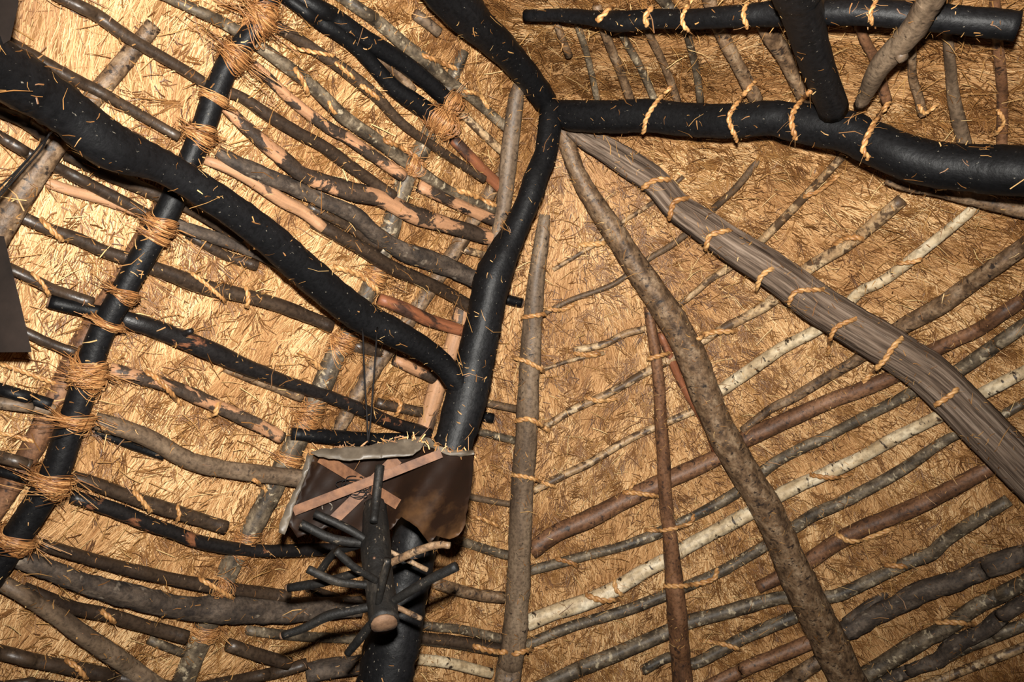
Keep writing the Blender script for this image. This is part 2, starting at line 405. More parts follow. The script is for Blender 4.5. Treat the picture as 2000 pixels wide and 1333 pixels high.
# ------------------------------------------------------------------ poles
ZX0, ZY0, ZS = -240, -240, 4
ZW, ZH = 620, 455
ZB = np.full((ZH, ZW), 99.0); ZI = np.full((ZH, ZW), -1, int)
POLES = []
prng = np.random.default_rng(3)
SPLIT = lambda a, s: 1-0.16*np.abs(np.cos(1.5*a+0.4))**3+0.05*np.sin(5*a+3*s[:, None]+1)+0.04*np.sin(11*a+2*s[:, None])-0.07*np.abs(np.sin(4.5*a+0.6*s[:, None]))**12
KIND = {'batten': 'batten', 'rafter': 'rafter', 'beam': 'beam', 'post': 'post', 'brace': 'beam'}

EXT = 430.0
def pts_of(txt):
    return np.array([[float(v) for v in p.split(',')] for p in txt.split()])

def pole(label, name, mat, layer, width, txt, depth=None, ends='', stubs=(), lump=None, group=None, extend=True, mid=None):
    P = pts_of(txt)
    Wd = np.asarray(width, float) if np.ndim(width) else np.full(len(P), float(width))
    if len(Wd) == 2 and len(P) != 2: Wd = np.interp(np.linspace(0, 1, len(P)), [0, 1], Wd)
    Dp = None if depth is None else (np.asarray(depth, float) if len(depth) == len(P) else np.interp(np.linspace(0, 1, len(P)), np.linspace(0, 1, len(depth)), depth))
    if extend:
        for e in (0, 1):
            q, q2 = (P[0], P[1]) if e == 0 else (P[-1], P[-2])
            if q[0] < 9 or q[0] > 1991 or q[1] < 9 or q[1] > 1324:
                d = (q-q2)/np.linalg.norm(q-q2); nq = q+d*EXT
                P = np.vstack([nq, P]) if e == 0 else np.vstack([P, nq])
                Wd = np.r_[Wd[0], Wd] if e == 0 else np.r_[Wd, Wd[-1]]
                if Dp is not None:
                    g = (Dp[0]-Dp[1])/np.linalg.norm(q-q2)*EXT if e == 0 else (Dp[-1]-Dp[-2])/np.linalg.norm(q-q2)*EXT
                    Dp = np.r_[Dp[0]+g, Dp] if e == 0 else np.r_[Dp, Dp[-1]+g]
    cols = np.c_[P, Wd] if Dp is None else np.c_[P, Wd, Dp]
    Lp = np.linalg.norm(np.diff(P, axis=0), axis=1).sum()
    n = max(5, int(Lp/13)); S = catmull(cols, n)
    x, y, w = S[:, 0], S[:, 1], np.maximum(S[:, 2], 3)
    if Dp is None:
        t = roof_depth(x, y); r = w/2*t/FOC
        off = {0: r*0.75+0.006, -1: r*0.1, 1: r+0.022, 2: r+0.036, 3: r+0.056}[layer]
        pt = at(x, y, t); nn, _ = roof_n(pt[:, :2]); v = ray(x, y); cs = np.abs((v*nn).sum(1))
        t = t-off/np.maximum(cs, 0.35)
        t = smooth1(t, 9 if layer < 2 else 25)
    else:
        t = np.minimum(S[:, 3], roof_depth(x, y)-0.03)
    r = w/2*t/FOC; C = at(x, y, t)
    sides = 30 if mat == 'weather' else 14 if w.max() > 38 else (11 if w.max() > 20 else 8)
    lump = {'weather': 0.02, 'black': 0.035, 'rough': 0.09, 'peel': 0.07, 'mottle': 0.05}.get(mat, 0.045) if lump is None else lump
    o = tube_obj(name, C, r, sides, M[mat], rng=prng, lump=lump, shape=SPLIT if mat == 'weather' else None, off=prng.uniform(0, 20, 3))
    tag(o, label, KIND[name.split('_')[0]] if name.split('_')[0] in KIND else 'pole', group)
    if mid: o['category'] = mid
    T, N, B = frames(C)
    for e in ends:
        k, s = (0, -1) if e == 's' else (-1, 1)
        cc = C[k]+T[k]*s*r[k]*0.06
        tube_obj('cut_end', np.array([cc, cc+T[k]*s*0.004]), r[k]*0.86, 10, M['cut'], o)['label'] = 'pale sawn end of the pole'
    for (sx, sy, tx, ty, w0, w1) in stubs:
        k = int(np.argmin((x-sx)**2+(y-sy)**2)); t0 = t[k]
        c0 = at(sx, sy, t0); c1 = at(tx, ty, t0-0.02)
        st = tube_obj('branch_stub', np.array([c0+(c1-c0)*u for u in np.linspace(0, 1, 5)]), np.linspace(w0, w1, 5)/2*t0/FOC, 9, M[mat], o, prng, 0.06)
    pid = len(POLES); POLES.append(dict(label=label, o=o, C=C, r=r, x=x, y=y, t=t, T=T, N=N, B=B, mat=mat, name=name))
    m = max(2, int(Lp/4)); q = np.linspace(0, n-1, m); ii = np.arange(n)
    for a, b, ww, tt in zip(np.interp(q, ii, x), np.interp(q, ii, y), np.interp(q, ii, w), np.interp(q, ii, t)):
        h = ww/2; i0, i1 = int((a-h-ZX0)/ZS), int((a+h-ZX0)/ZS)+1; j0, j1 = int((b-h-ZY0)/ZS), int((b+h-ZY0)/ZS)+1
        if i1 <= 0 or j1 <= 0 or i0 >= ZW or j0 >= ZH: continue
        i0, j0, i1, j1 = max(i0, 0), max(j0, 0), min(i1, ZW-1), min(j1, ZH-1)
        gx, gy = np.meshgrid(np.arange(i0, i1+1)*ZS+ZX0, np.arange(j0, j1+1)*ZS+ZY0)
        d2 = h*h-(gx-a)**2-(gy-b)**2
        zz = np.where(d2 >= -4, tt-np.sqrt(np.maximum(d2, 0))*tt/FOC, 99)
        s = ZB[j0:j1+1, i0:i1+1]; k = zz < s
        s[k] = zz[k]; ZI[j0:j1+1, i0:i1+1][k] = pid
    return o
BT, RF = 'batten_pole', 'rafter_pole'

# charred main timbers
pole('thick charred black post leaning up to the roof peak', 'post_log', 'black', 9, [44, 47, 46, 46, 50, 56, 74, 70, 74, 78, 92, 100, 108],
     '1078,205 1074,240 1064,304 1048,345 1034,388 1000,464 964,540 948,610 928,700 888,860 820,1020 790,1152 750,1333', depth=[2.44, 2.42, 2.40, 2.38, 2.37, 2.36, 2.35, 2.34, 2.33, 2.30, 2.26, 2.23, 2.19], lump=0.055)
pole('charred black brace with a swollen elbow joining the post', 'brace_log', 'black', 9, [112, 100, 90, 92, 66, 64, 68, 70, 66, 60, 52, 46, 46, 46],
     '0,135 70,178 135,222 212,283 310,322 405,378 517,458 611,541 703,615 770,650 824,680 865,712 895,750 912,790', depth=[1.26, 1.33, 1.39, 1.46, 1.56, 1.66, 1.80, 1.94, 2.08, 2.15, 2.22, 2.27, 2.30, 2.33], lump=0.045)
pole('charred black tie beam running level from the peak', 'beam_log', 'black', 9, [40, 58, 62, 62, 66, 68, 68, 72, 80, 82, 82, 84, 88, 92, 96],
     '1082,215 1118,226 1203,228 1270,226 1338,233 1422,236 1507,230 1540,236 1581,243 1649,255 1699,276 1750,299 1818,320 1902,329 2000,335',
     depth=[2.46, 2.42, 2.34, 2.28, 2.22, 2.14, 2.07, 2.05, 2.02, 1.97, 1.93, 1.89, 1.85, 1.80, 1.74], lump=0.03)
pole('sooty black ridge log coming down into the roof peak', 'beam_log', 'black', 9, [86, 72, 62, 56, 52, 46], '870,-20 925,42 975,88 1010,125 1045,168 1066,200', depth=[1.98, 2.10, 2.22, 2.30, 2.38, 2.45], lump=0.04)
pole('charred black purlin across the battens above the tie beam', 'beam_log', 'black', 9, [22, 26, 30, 40, 36, 38, 44, 50, 50, 52, 54, 55, 56, 58],
     '1027,30 1101,30 1169,37 1209,42 1287,37 1355,37 1439,31 1507,26 1581,24 1683,24 1767,30 1851,37 1919,44 1988,51', depth=[2.10, 2.02, 1.95, 1.91, 1.85, 1.79, 1.72, 1.68, 1.63, 1.58, 1.55, 1.53, 1.51, 1.49], extend=False, lump=0.04)
pole('short charred black strut footed on the tie beam', 'brace_log', 'black', 9, [96, 84, 66, 60, 58], '1545,-60 1560,0 1588,101 1612,169 1628,212', depth=[1.40, 1.50, 1.68, 1.82, 1.92], lump=0.03)
pole('greyish brown bark strut with a sawn-off knot beside the black strut', 'brace_log', 'greysmooth', 9, [56, 54, 52, 46, 40, 30, 24], '1840,-50 1817,0 1784,57 1750,95 1716,135 1696,175 1680,206',
     depth=[1.36, 1.44, 1.54, 1.62, 1.72, 1.85, 1.93], lump=0.05, stubs=[(1752, 100, 1764, 113, 26, 22)])

# rafters on the birch side
pole('thick round bark rafter running straight down from the peak', RF, 'brown', 2, [26, 34, 36, 40, 44, 47, 50, 53, 55, 56, 57, 58, 60, 62, 64, 66, 68],
     '1095,240 1108,282 1128,338 1162,398 1192,441 1223,491 1253,538 1290,592 1324,646 1355,707 1378,768 1405,835 1440,900 1500,999 1531,1067 1568,1152 1657,1333')
pole('weathered grey split log rafter with long drying cracks', RF, 'weather', 2, [34, 46, 52, 58, 56, 56, 62, 68, 74, 80, 82, 84, 86, 90],
     '1115,250 1145,272 1180,292 1230,324 1280,358 1321,405 1365,436 1429,481 1514,535 1598,597 1689,653 1767,700 1838,754 2010,930')
pole('slim brown rafter standing right next to the charred post', RF, 'greysmooth', 2, [22, 30, 36, 42, 44, 45, 45, 46, 47, 48, 50],
     '1064,420 1058,470 1045,565 1036,690 1029,835 1020,948 1015,1084 1012,1150 1004,1250 998,1290 990,1345')
pole('thin reddish rafter with a thicker spliced lower end', RF, 'red', 2, [18, 22, 23, 24, 26, 26, 27, 28, 36, 37, 38, 38],
     '1266,600 1272,640 1280,687 1287,754 1291,835 1296,897 1299,965 1309,1050 1317,1135 1322,1190 1327,1260 1333,1335')
pole('reddish stick tucked against the edge of the thick rafter', RF, 'redwood', 0, 18, '1290,650 1324,734 1343,770 1382,835 1398,880')
pole('grey brown pole lying along the underside of the tie beam', RF, 'brown', 2, [16, 26, 28, 30], '1730,352 1770,361 1851,375 2000,412')
# battens on the birch side, in order out from the peak
pole('thinnest pale batten, nearest the peak behind the thick rafter', BT, 'birchpale', 0, 9, '1080,527 1130,497 1179,467 1216,434 1277,394 1335,345')
pole('second thin brown batten out from the peak, behind thick rafter', BT, 'twigdark', 0, [10, 14], '1064,612 1118,585 1199,555 1270,504 1304,484 1344,454 1392,409 1439,365 1480,314')
pole('short pale batten with a blunt free end below the peak', BT, 'birchpale', 0, 14, '1122,684 1155,679 1189,669 1219,653 1262,642', ends='s')
pole('knobbly slim batten from thick rafter to the tie beam', BT, 'birchpale', 0, [12, 12, 13, 14, 16, 16, 17, 17], '1310,607 1358,572 1388,545 1432,518 1473,484 1558,398 1622,331 1655,294')
pole('pale twig half buried in thatch between the rafters', BT, 'birchpale', 0, 8, '1062,722 1090,712 1120,703 1180,690')
pole('spotted slim batten passing behind the reddish rafter, under brown branch', BT, 'birchpale', 0, [13, 14, 15, 15, 17, 18, 18, 19, 22, 24, 25, 26],
     '1062,836 1111,805 1169,778 1216,754 1263,727 1361,673 1405,646 1463,616 1507,589 1578,525 1666,470 1762,390')
pole('thin patchy pale batten meeting the thick rafter from slim rafter', BT, 'birchpale', 0, [15, 16, 16, 15, 15], '1040,960 1102,928 1153,904 1236,855 1370,797')
pole('birch batten with black lenticels ending under the tie beam', BT, 'birch', 0, [25, 25, 24, 23, 22, 22, 22, 20],
     '1395,772 1456,730 1524,682 1598,643 1645,606 1683,568 1740,538 1905,406')
pole('dark brown batten knotted over the split log, above its twin', BT, 'brown', 0, [14, 18, 20, 20, 22, 30, 34, 34, 34], '1449,842 1507,798 1548,778 1615,737 1683,697 1747,648 1835,599 1885,562 2000,481')
pole('broad reddish brown batten crossing behind three rafters', BT, 'red', 0, [32, 34, 34, 34, 34, 33, 34, 34, 32, 31, 30, 29, 28, 28, 28],
     '1037,1077 1085,1043 1153,1013 1218,979 1282,948 1401,894 1452,860 1517,830 1615,786 1683,761 1760,728 1804,695 1862,666 1912,643 2000,584')
pole('thin blackish batten with glossy bark beneath the broad red one', BT, 'mottle', 0, [20, 20, 20, 20, 22, 20, 22, 21, 20, 22, 27, 28, 28],
     '1030,1116 1116,1094 1163,1081 1218,1067 1282,1043 1360,1006 1435,965 1524,898 1622,849 1794,761 1851,737 1946,673 2000,636')
pole('bright white birch batten with black scars, brightest of all', BT, 'birch', 0, [32, 30, 31, 30, 29, 29, 28, 28, 26, 26, 26, 26, 25, 24, 24, 24],
     '1029,1218 1085,1196 1146,1176 1204,1149 1255,1118 1306,1091 1357,1060 1459,1006 1514,972 1568,945 1616,924 1684,892 1750,855 1855,803 1902,778 2000,727', ends='s')
pole('mottled grey batten hugging the underside of the white birch', BT, 'mottle', 0, [20, 20, 20, 21, 22, 22, 22, 23, 24, 24, 23, 20, 18, 18],
     '1027,1261 1102,1230 1153,1213 1221,1193 1292,1166 1391,1125 1442,1098 1545,1035 1589,1006 1650,979 1752,924 1851,858 1939,822 2000,788')
pole('smooth red brown batten beyond thick rafter, ending at split log', BT, 'red', 0, [24, 28, 31, 32, 32, 32, 32, 32], '1480,1149 1530,1124 1579,1097 1633,1060 1691,1030 1752,1006 1820,975 1942,909')
pole('long dark grey batten wriggling across to the grey log end', BT, 'mottle', 0, [28, 28, 28, 28, 28, 28, 27, 25, 24, 24, 25, 25, 24],
     '1075,1334 1136,1305 1204,1278 1306,1234 1343,1216 1408,1199 1520,1169 1619,1167 1670,1149 1769,1101 1820,1081 1854,1050 1970,977')
pole('lichen grey batten with peeled tip low behind reddish rafter', BT, 'mottle', 0, [18, 20, 22, 24, 24, 24], '1255,1310 1309,1284 1350,1298 1408,1271 1459,1244 1560,1202', ends='s')
pole('thick forked grey brown batten with a side branch stub', BT, 'rough', 0, [40, 38, 38, 38, 36, 38, 40], '1640,1240 1701,1206 1752,1182 1803,1155 1871,1135 1922,1111 2000,1084', stubs=[(1655, 1222, 1738, 1150, 30, 20)])
pole('red brown batten low down crossing under the thick rafter', BT, 'red', 0, 28, '1401,1334 1459,1305 1520,1281 1590,1252')
pole('black and white flecked batten beside the forked one', BT, 'mottle', 0, [32, 32, 32, 31, 32, 31, 30], '1690,1322 1752,1281 1803,1250 1854,1223 1905,1186 1956,1162 2000,1138')
pole('crooked brown batten below the flecked black one', BT, 'rough', 0, [26, 27, 28, 32, 28, 28, 28], '1725,1333 1786,1308 1837,1288 1866,1259 1922,1233 1956,1203 2000,1176')
pole('short brown batten at the foot of the thick rafter', BT, 'brown', 0, 30, '1530,1340 1560,1318 1605,1289')
pole('thin grey batten tucked against the crooked brown one', BT, 'mottle', 0, 22, '1850,1284 1888,1264 1939,1244 2000,1220')
pole('pale grey lowest batten of the birch side', BT, 'birchpale', 0, 18, '1830,1331 1905,1301 2000,1264')
# short sticks between post and slim brown rafter
pole('mottled stick between black post and slim brown rafter, beside metal sheet', BT, 'mottle', 0, 19, '880,1050 898,1057 973,1081 1000,1086')
pole('brown stick behind the lower post, tied with sisal', BT, 'brown', 0, 22, '840,1136 867,1145 932,1162 985,1168')
pole('slender mottled stick just above a dark glossy one', BT, 'mottle', 0, 18, '815,1222 860,1226 901,1230 985,1250')
pole('dark brown glossy stick joining post foot and slim rafter', BT, 'dark', 0, 26, '800,1244 830,1248 901,1257 985,1272')
pole('white birch stick at the foot of the charred post', BT, 'birch', 0, 21, '795,1284 813,1288 874,1295 960,1316')
pole('twig poking out behind the right edge of the metal sheet', BT, 'twigdark', 0, 13, '905,967 922,972 976,982 1005,986')
pole('greenish twig behind the post under a black stub', BT, 'twigdark', 0, 15, '930,782 952,788 1010,800')
pole('dark twig crossing to slim rafter above the metal sheet', BT, 'mottle', 0, 15, '915,838 939,845 1005,861')
pole('small black stub sticking out from behind the post', BT, 'black', 0, 20, '925,806 945,814 962,818', ends='e')
pole('blackened stub end near the slim brown rafter', BT, 'black', 0, 20, '985,583 1000,588 1018,592', ends='e')
# battens above the tie beam
TG = None
pole('slim lichen spotted batten right of the peak under black purlin', BT, 'mottle', 0, 13, '1125,20 1128,47 1145,101 1155,142 1168,200')
pole('brown batten second from the peak under the black purlin', BT, 'brown', 0, 18, '1165,10 1179,57 1199,108 1213,142 1233,200')
pole('thin grey batten third from the peak under the black purlin', BT, 'mottle', 0, 15, '1190,15 1213,64 1236,105 1257,145 1280,200')
pole('dull brown batten fourth from the peak under the purlin', BT, 'brown', 0, 15, '1250,20 1270,71 1290,111 1307,152 1324,200')
pole('knotty grey batten fifth from the peak under the purlin', BT, 'mottle', 0, 15, '1330,25 1341,64 1351,101 1361,145 1368,200')
pole('stout brown batten sixth from the peak under the purlin', BT, 'brown', 0, 26, '1385,0 1405,57 1429,105 1449,142 1478,196')
pole('wide brown batten behind the short black strut', BT, 'brown', 0, 32, '1480,10 1500,61 1537,118 1575,196')
pole('dark red batten behind the greyish brown strut', BT, 'red', 0, 20, '1670,20 1689,78 1710,118 1732,200')
pole('brown batten with a pale broken tip past the strut', BT, 'brown', 0, 18, '1780,60 1781,108 1782,152 1794,189 1802,222', ends='e')
pole('greenish grey batten between purlin and tie beam', BT, 'greysmooth', 0, [19, 20, 21, 24, 25], '1843,0 1851,64 1858,142 1865,203 1886,290')
pole('dark red batten under the sawn end of the purlin', BT, 'red', 0, 20, '1943,0 1949,84 1956,152 1958,219 1956,300')
pole('grey stick crossing above the purlin between two ropes', BT, 'mottle', 0, 22, '1280,-15 1296,0 1316,25')
pole('faint brown stick under the thin tip of the purlin', BT, 'brown', 0, 16, '1086,40 1098,75 1112,110')
# rafters on the sooty side
pole('long round black rafter pole bound with straw lashings', RF, 'black', 3, [36, 38, 44, 44, 44, 46, 48, 46, 48, 48, 50, 54, 55, 55, 55],
     '528,-5 500,50 446,125 415,196 398,246 338,390 290,481 257,541 220,609 189,673 159,771 131,855 105,931 65,999 -15,1120', lump=0.025)
pole('brown rafter half hidden along the black rafter pole', RF, 'red', -1, 44, '330,390 265,500 205,600 155,680 115,768 55,890 0,975')
pole('wire bound brown rafter emerging from under the brace elbow', RF, 'brown', 2, [36, 44, 54, 58], '165,215 100,294 34,388 -5,450')
pole('brown rafter end buried in straw above the brace', RF, 'brown', -1, [30, 34, 38], '300,48 243,118 165,212')
pole('dark batten fading into straw above the brace end', BT, 'dark', 1, [24, 25, 25, 22, 20], '18,83 80,118 140,152 200,182 350,268')
pole('mottled grey rafter buried behind the sooty battens', RF, 'mottle', -1, [26, 32, 36, 38, 38, 38, 40, 40, 42, 42, 42, 42, 44],
     '905,100 838,263 797,338 763,443 736,528 689,633 652,700 611,795 565,890 510,1000 465,1075 438,1135 355,1340')
pole('flat brown rafter behind the brace and post fork', RF, 'brown', -1, [26, 28, 30, 32, 34, 36, 32, 28], '1000,305 949,388 905,464 831,578 780,650 730,717 690,785 655,850')
pole('plain brown rafter emerging left of the peak beside the post', RF, 'greysmooth', 2, [24, 31, 33, 30, 26, 24], '1014,165 1006,203 996,287 984,400 975,440 960,500')
pole('pinkish peeled rafter leg along the left edge of the post', RF, 'pink', 0, [30, 32, 34, 34], '905,600 880,690 856,750 828,845')
# battens on the sooty side
pole('glossy black to brown batten, uppermost past the black rafter', BT, 'dark', 1, [26, 26, 26, 24, 22, 22, 22, 24, 25, 24, 24, 24, 22],
     '110,-10 189,30 247,71 310,108 365,140 410,168 469,189 520,222 554,243 595,267 628,284 689,328 770,384')
pole('grey mottled batten running to the lashing left of the peak', BT, 'mottle', 1, [22, 24, 26, 28, 28, 28, 28, 26, 20, 18], '340,0 440,47 507,91 550,122 611,169 669,226 730,270 790,314 871,369 966,412')
pole('smooth dark brown batten below the paired black sticks', BT, 'dark', 1, [22, 24, 24, 24, 22, 18, 16], '520,45 557,61 635,111 679,142 736,189 796,250 946,351')
pole('half peeled pink batten below the grey mottled one', BT, 'peel', 1, 22, '440,92 500,132 534,162 578,203 642,250 679,270 743,314 788,344', ends='e')
pole('bare pink batten turning to rough bark near the post', BT, 'peel', 1, [22, 26, 30, 30, 34, 36, 34, 34, 32, 30], '430,200 490,257 568,324 591,341 635,358 689,375 743,388 797,415 871,439 985,472')
pole('rough dark bark batten ending behind the charred post', BT, 'rough', 1, [26, 32, 34, 34, 32, 32, 36, 36, 34], '425,297 473,324 568,365 635,395 689,419 730,455 790,491 871,521 930,548')
pole('pink peeled stick lying along the rough dark batten', BT, 'pink', 1, [18, 24, 26, 24, 22], '400,312 473,341 551,392 588,411 632,446')
pole('dark batten continuing the pink stick towards the post', BT, 'dark', 1, [24, 26, 28, 28, 26, 26], '611,433 642,450 716,491 760,520 855,562 920,601')
pole('narrow dark batten squeezed between two rough ones', BT, 'dark', 0, 20, '601,402 679,442 716,466 745,485')
pole('straight black smoked stick, upper of a crossing pair', BT, 'black', 1, [34, 36, 36, 36, 34, 30], '575,-12 652,34 716,78 780,118 838,162 892,213')
pole('bent black smoked stick, lower of a crossing pair', BT, 'black', 1, [28, 32, 34, 32, 32, 34, 36, 34], '560,-5 618,37 669,68 703,98 736,135 770,172 814,203 862,237')
pole('brown stick showing between the two black smoked sticks', BT, 'brown', 0, 20, '700,85 716,95 777,142 806,178')
pole('mottled grey batten beside the black smoked pair', BT, 'mottle', 0, [24, 26, 26, 26, 22, 20, 18], '665,-8 736,41 790,88 838,125 868,152 909,181 992,252')
pole('pale grey stub in the loose straw below the ridge log', BT, 'greysmooth', 0, 22, '812,28 835,45 858,64', ends='s')
pole('yellowish peeled twig left of the peak', BT, 'birchpale', 0, 16, '902,221 939,257 984,299', ends='e')
pole('split reddish stick with a black edge left of peak', BT, 'redwood', 1, 22, '885,272 939,328 992,382')
pole('pink and brown batten stub meeting the post above the fork', BT, 'peel', 1, 24, '818,363 871,388 922,412 988,438')
pole('red peeled batten running into the post fork', BT, 'redwood', 1, [22, 26, 26, 22], '740,584 787,602 838,626 908,648')
pole('pale twig between the brace and the rough batten', BT, 'birchpale', 0, 14, '905,488 930,494 960,503')
pole('brown batten stub pointing at the brown wired rafter', BT, 'dark', 1, 26, '0,218 44,236 90,268', extend=True)
pole('glossy dark brown batten diving under the brace', BT, 'dark', 1, [26, 26, 26, 26, 24, 22], '128,300 209,338 250,355 317,385 371,407 475,468')
pole('thin shiny black batten crossing the brown wired rafter', BT, 'dark', 1, [22, 22, 24, 24, 22], '0,267 50,297 105,324 152,348 300,425')
pole('pinkish grey batten in the gap below the brace', BT, 'pink', 0, 22, '80,352 135,371 203,390 290,421')
pole('long dark grey batten crossing the lashed black rafter', BT, 'dark', 1, [26, 26, 26, 26, 28, 30, 30, 29, 28, 27, 26], '30,418 101,450 152,467 203,491 250,506 304,525 358,545 405,562 473,577 551,599 648,638')
pole('flaky brown batten with pale edges under the brace', BT, 'rough', 1, 25, '335,438 405,460 473,484 540,514 605,566 655,597')
pole('thin brown stick just below the flaky batten', BT, 'dark', 0, 20, '365,458 439,498 503,520')
pole('dark slim batten beginning at the hanging board', BT, 'dark', 1, 21, '15,523 68,548 101,565 182,592')
pole('short jet black stick with a bare sawn end', BT, 'black', 1, 28, '98,590 135,599 200,612', ends='s')
pole('charred batten with a snapped twig and pink flakes', BT, 'blackred', 1, [34, 36, 38, 38, 32, 28, 26, 26, 26, 24, 22], '235,622 304,643 355,663 422,690 473,714 551,744 601,761 642,775 716,805 770,828 840,847', stubs=[(345, 657, 375, 646, 16, 10)])
pole('grey stick underneath the charred flaky batten', BT, 'brown', 0, 22, '440,716 500,741 551,760 590,776')
pole('brown stick beside the corner of the hanging board', BT, 'dark', 1, 20, '40,645 101,673 150,690')
pole('batten with pink bare tip tied beside the black rafter', BT, 'peel', 1, [28, 28, 27, 28, 28, 27, 24], '215,722 270,737 338,757 388,778 439,801 520,839 550,856')
pole('black stick ending at the black rafter pole', BT, 'black', 1, 24, '0,761 61,779 100,792')
pole('grey stick beside the black one at black rafter', BT, 'greysmooth', 1, 24, '0,788 60,796 110,802')
pole('bowed smooth grey branch leading to the metal sheet', BT, 'greysmooth', 1, [34, 36, 35, 36, 36, 35, 34], '185,822 243,839 294,859 357,895 408,911 469,921 598,936')
pole('black stick half hidden under the bowed grey branch', BT, 'black', 0, 18, '185,843 253,869 320,892')
pole('black batten behind the top edge of metal sheet', BT, 'black', 1, [24, 28, 28, 28], '570,848 655,855 716,859 800,861')
pole('dark brown batten sunk in thatch beside hanging wires', BT, 'dark', 0, 20, '735,786 750,791 824,806')
pole('dark pink flecked stub under the brace end', BT, 'peel', 0, 24, '770,702 800,716 848,740')
pole('small dark stub behind the hanging wires', BT, 'dark', 0, 22, '690,676 715,681 745,687')
pole('straight glossy brown batten ending at mottled rafter', BT, 'dark', 1, [26, 28, 28, 28, 26], '130,930 190,948 255,972 306,989 442,1031')
pole('black batten with red scorched patches', BT, 'blackred', 1, [26, 28, 28, 28, 28, 27, 26, 26, 25], '140,970 187,985 238,1002 289,1023 340,1040 384,1057 442,1070 520,1077 660,1073')
pole('dark batten end left of the black rafter', BT, 'dark', 1, 24, '0,893 41,904 60,910')
pole('lower black batten end left of the black rafter', BT, 'black', 1, 20, '0,921 34,931 60,940')
pole('plain dark brown batten above the big rough branch', BT, 'dark', 1, [26, 26, 26, 26, 25, 24], '80,1064 136,1081 204,1101 272,1118 391,1142 565,1166')
pole('big rough grey branch sagging across the battens', BT, 'rough', 1, [34, 40, 44, 48, 48, 46, 46, 44, 42], '20,1086 102,1115 153,1135 211,1153 272,1169 340,1186 425,1194 560,1193 705,1184')
pole('smooth grey pole slanting across in front of the battens', BT, 'greysmooth', 2, [32, 35, 36, 36, 36, 36], '-5,1134 68,1176 119,1210 170,1247 221,1281 305,1342')
pole('dark brown batten passing behind the slanting grey pole', BT, 'dark', 1, 26, '45,1150 102,1173 150,1190 211,1202 272,1220 365,1245')
pole('lowest dark batten of the sooty side', BT, 'dark', 1, 28, '0,1275 68,1292 136,1305 204,1319 262,1331')
pole('short pale grey twig near the mottled rafter foot', BT, 'mottle', 0, 16, '290,1250 320,1262 358,1277')
pole('dark red stub right of the mottled rafter foot', BT, 'dark', 1, 26, '445,1259 500,1278 565,1297')
pole('bent dark stick below the dark red stub', BT, 'dark', 1, 22, '470,1328 520,1318 551,1312 600,1297')
pole('blurred thick dark stick left of the post foot', BT, 'rough', 0, 38, '598,1316 640,1307 705,1298')
pole('thin mottled stick behind the lowest hook prongs', BT, 'mottle', 0, 20, '480,1231 544,1239 602,1244 700,1249')
pole('slim dark stick behind the wooden hook', BT, 'dark', 0, 16, '600,1148 640,1162 715,1182')
pole('dark stick low behind the slanting grey pole', BT, 'dark', 0, 18, '20,1338 60,1333 110,1340')

# ------------------------------------------------------------------ sisal ropes, straw lashings
rrng = np.random.default_rng(8)
def depth_at(x, y):
    x = np.asarray(x, float); y = np.asarray(y, float)
    i = np.clip(((x-ZX0)/ZS).round().astype(int), 0, ZW-1); j = np.clip(((y-ZY0)/ZS).round().astype(int), 0, ZH-1)
    return np.minimum(ZB[j, i], roof_depth(x, y)-0.006)
def pole_near(x, y):
    for rad in range(0, 14):
        i = int((x-ZX0)/ZS); j = int((y-ZY0)/ZS)
        w = ZI[max(0, j-rad):j+rad+1, max(0, i-rad):i+rad+1]; w = w[w >= 0]
        if len(w): return POLES[int(np.bincount(w).argmax())]
    return POLES[0]
import re
def short(p):
    s = re.split(r',| (?:with|running|crossing|behind|bound|ending|passing|leaning|joining|coming|across|footed|beside|standing|tucked|lying|squeezed|continuing|showing|turning|diving|pointing|beginning|leading|half|out|between|below|under|underneath|above|beneath|along|left|right|knotted|hugging|beyond|wriggling|from|near|past|low|at|of|sagging|slanting|buried|emerging|meeting|poking|sticking|sunk|just|in)\b', p['label'])[0]
    return s if len(s.split()) >= 2 else p['label']
def joined(x, y, a):
    """the second timber met round a point"""
    i = int((x-ZX0)/ZS); j = int((y-ZY0)/ZS)
    for rad in range(2, 16):
        w = ZI[max(0, j-rad):j+rad+1, max(0, i-rad):i+rad+1]; w = w[w >= 0]; w = w[[POLES[q] is not a for q in w]] if len(w) else w
        if len(w): return POLES[int(np.bincount(w).argmax())]
    return None
def tie_label(kind, x, y):
    p = pole_near(x, y); q = joined(x, y, p)
    s = kind+' tying the '+short(p)+(' to the '+short(q) if q else '')
    w = s.split()
    return (' '.join(w) if len(w) <= 16 else kind+' on the '+' '.join(short(p).split()[:9])), short(p)
def fibre_tubes(curves, rad, rnds, sides=4):
    Vs, Fs, A, o = [], [], [], 0
    for C, rn in zip(curves, rnds):
        V, F, T3, _ = tube_data(C, np.linspace(1, 0.6, len(C))*rad, sides, caps=False)
        Vs.append(V); Fs.append(F+o); A.append(np.full(len(V), rn)); o += len(V)
    return np.vstack(Vs), np.vstack(Fs), np.concatenate(A)

